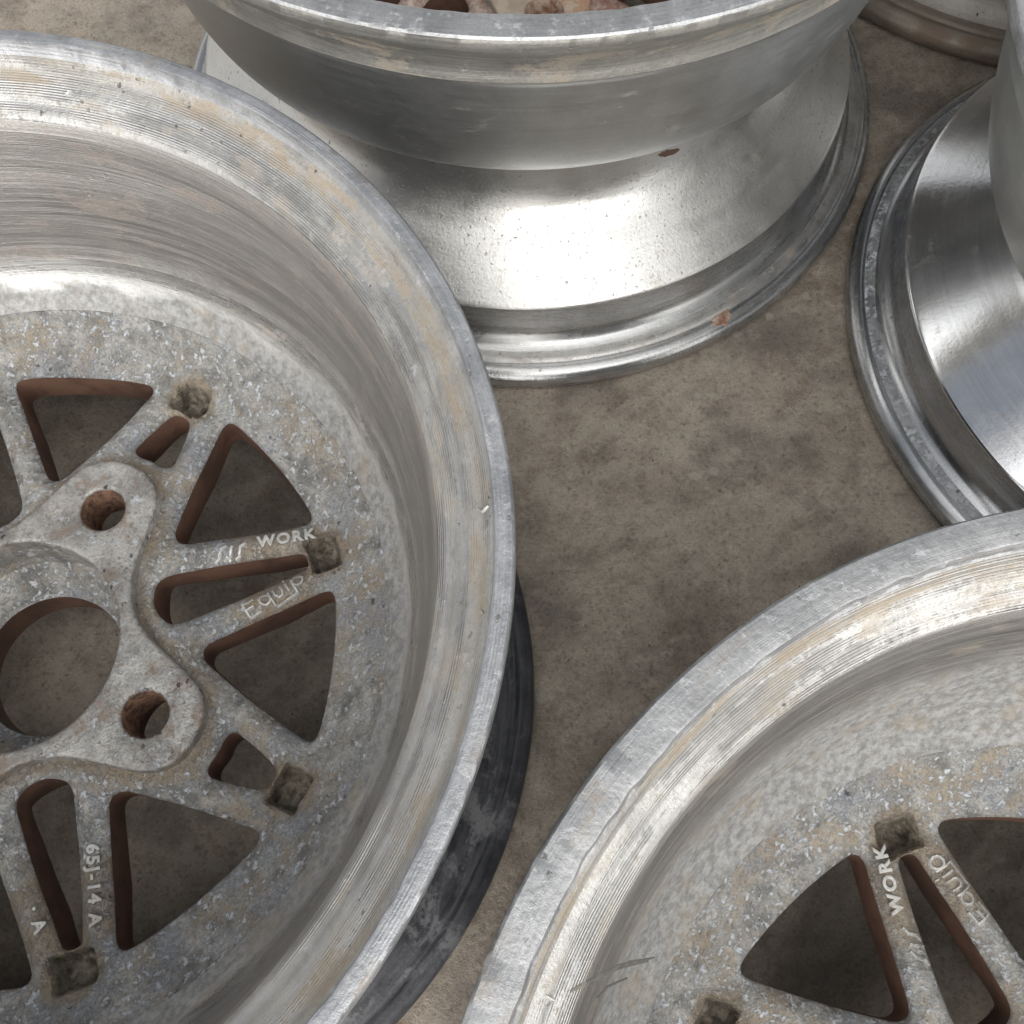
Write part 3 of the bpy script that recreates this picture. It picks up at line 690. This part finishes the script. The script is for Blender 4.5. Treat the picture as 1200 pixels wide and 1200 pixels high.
def ground_hit(px, py, z):
    v = Vector(((px - 607.7) / 1069.2, -(py - 681.5) / 1069.2, -1)); d_ = cam.matrix_world.to_3x3() @ v
    t_ = (z * S - CAM_H) / d_.z; return d_.x * t_ / S, d_.y * t_ / S
a_, r_ = local_angle(Bw, *ground_hit(846, 373, 13)); patch('rust_patch', 'lugrust', Bw, a_, r_, 13, 3.4, 7.0, .7, lambda r: 13.0 - max(0, r - 195) * .6, 4)
# gouges on the near wheel's bead seat, laid on the surface itself
bpy.context.view_layer.update()
def surface_point(root, px, py, lift=.1):
    bar = next(ch for ch in root.children if ch.name.startswith('barrel'))
    v = Vector(((px - 607.7) / 1069.2, -(py - 681.5) / 1069.2, -1)); d_ = (cam.matrix_world.to_3x3() @ v).normalized()
    Mi = bar.matrix_world.inverted(); o_ = Mi @ Vector((0, 0, CAM_H)); dd = (Mi.to_3x3() @ d_).normalized()
    ok, loc_, nor, _ = bar.ray_cast(o_, dd)
    return loc_ + nor * lift * S, nor
def scratch(root, strokes, name, mat):
    V = []; F = []
    for pts, wd, lift in strokes:
        P_ = []
        for i in range(len(pts) - 1):
            for q in range(6): P_.append((pts[i][0] + (pts[i + 1][0] - pts[i][0]) * q / 6, pts[i][1] + (pts[i + 1][1] - pts[i][1]) * q / 6))
        P_.append(pts[-1]); H = [surface_point(root, *p) for p in P_]; n = len(H); base = len(V)
        for i, (p, nr) in enumerate(H):
            tg = (H[min(i + 1, n - 1)][0] - H[max(i - 1, 0)][0]).normalized(); sd_ = nr.cross(tg).normalized()
            w_ = wd * (math.sin(PI * (i + .4) / n) ** .6) * random.uniform(.7, 1.15) * S
            V += [p + sd_ * w_ - nr * .3 * S, p + sd_ * w_ * .4 + nr * lift * S, p - sd_ * w_ * .4 + nr * lift * .6 * S, p - sd_ * w_ - nr * .3 * S]
        for i in range(n - 1):
            for k_ in range(3): a = base + i * 4 + k_; F.append((a, a + 1, a + 5, a + 4))
    return mesh_obj(name, V, F, [M[mat]], root)
for st in [([(767, 1122), (725, 1132), (690, 1150), (668, 1162)], 1.5, .25), ([(735, 1146), (712, 1156), (700, 1168)], .9, .2)]:
    scratch(Cw, [st], 'gouge', 'dull')
for st in [([(760, 1126), (722, 1136), (692, 1152)], .22, .35), ([(640, 1166), (648, 1172), (641, 1178)], .5, .5)]:
    scratch(Cw, [st], 'burr', 'letters')
for st in [([(560, 596), (566, 600), (573, 593)], .6, .5), ([(563, 716), (567, 718)], .7, .5), ([(77, 113), (82, 107), (86, 107)], .55, .5)]:
    scratch(A, [st], 'flake', 'letters')
scratch(Bw, [([(771, 181.5), (784, 179.5), (796, 175.5)], 2.6, .12)], 'valve_hole', 'paint')
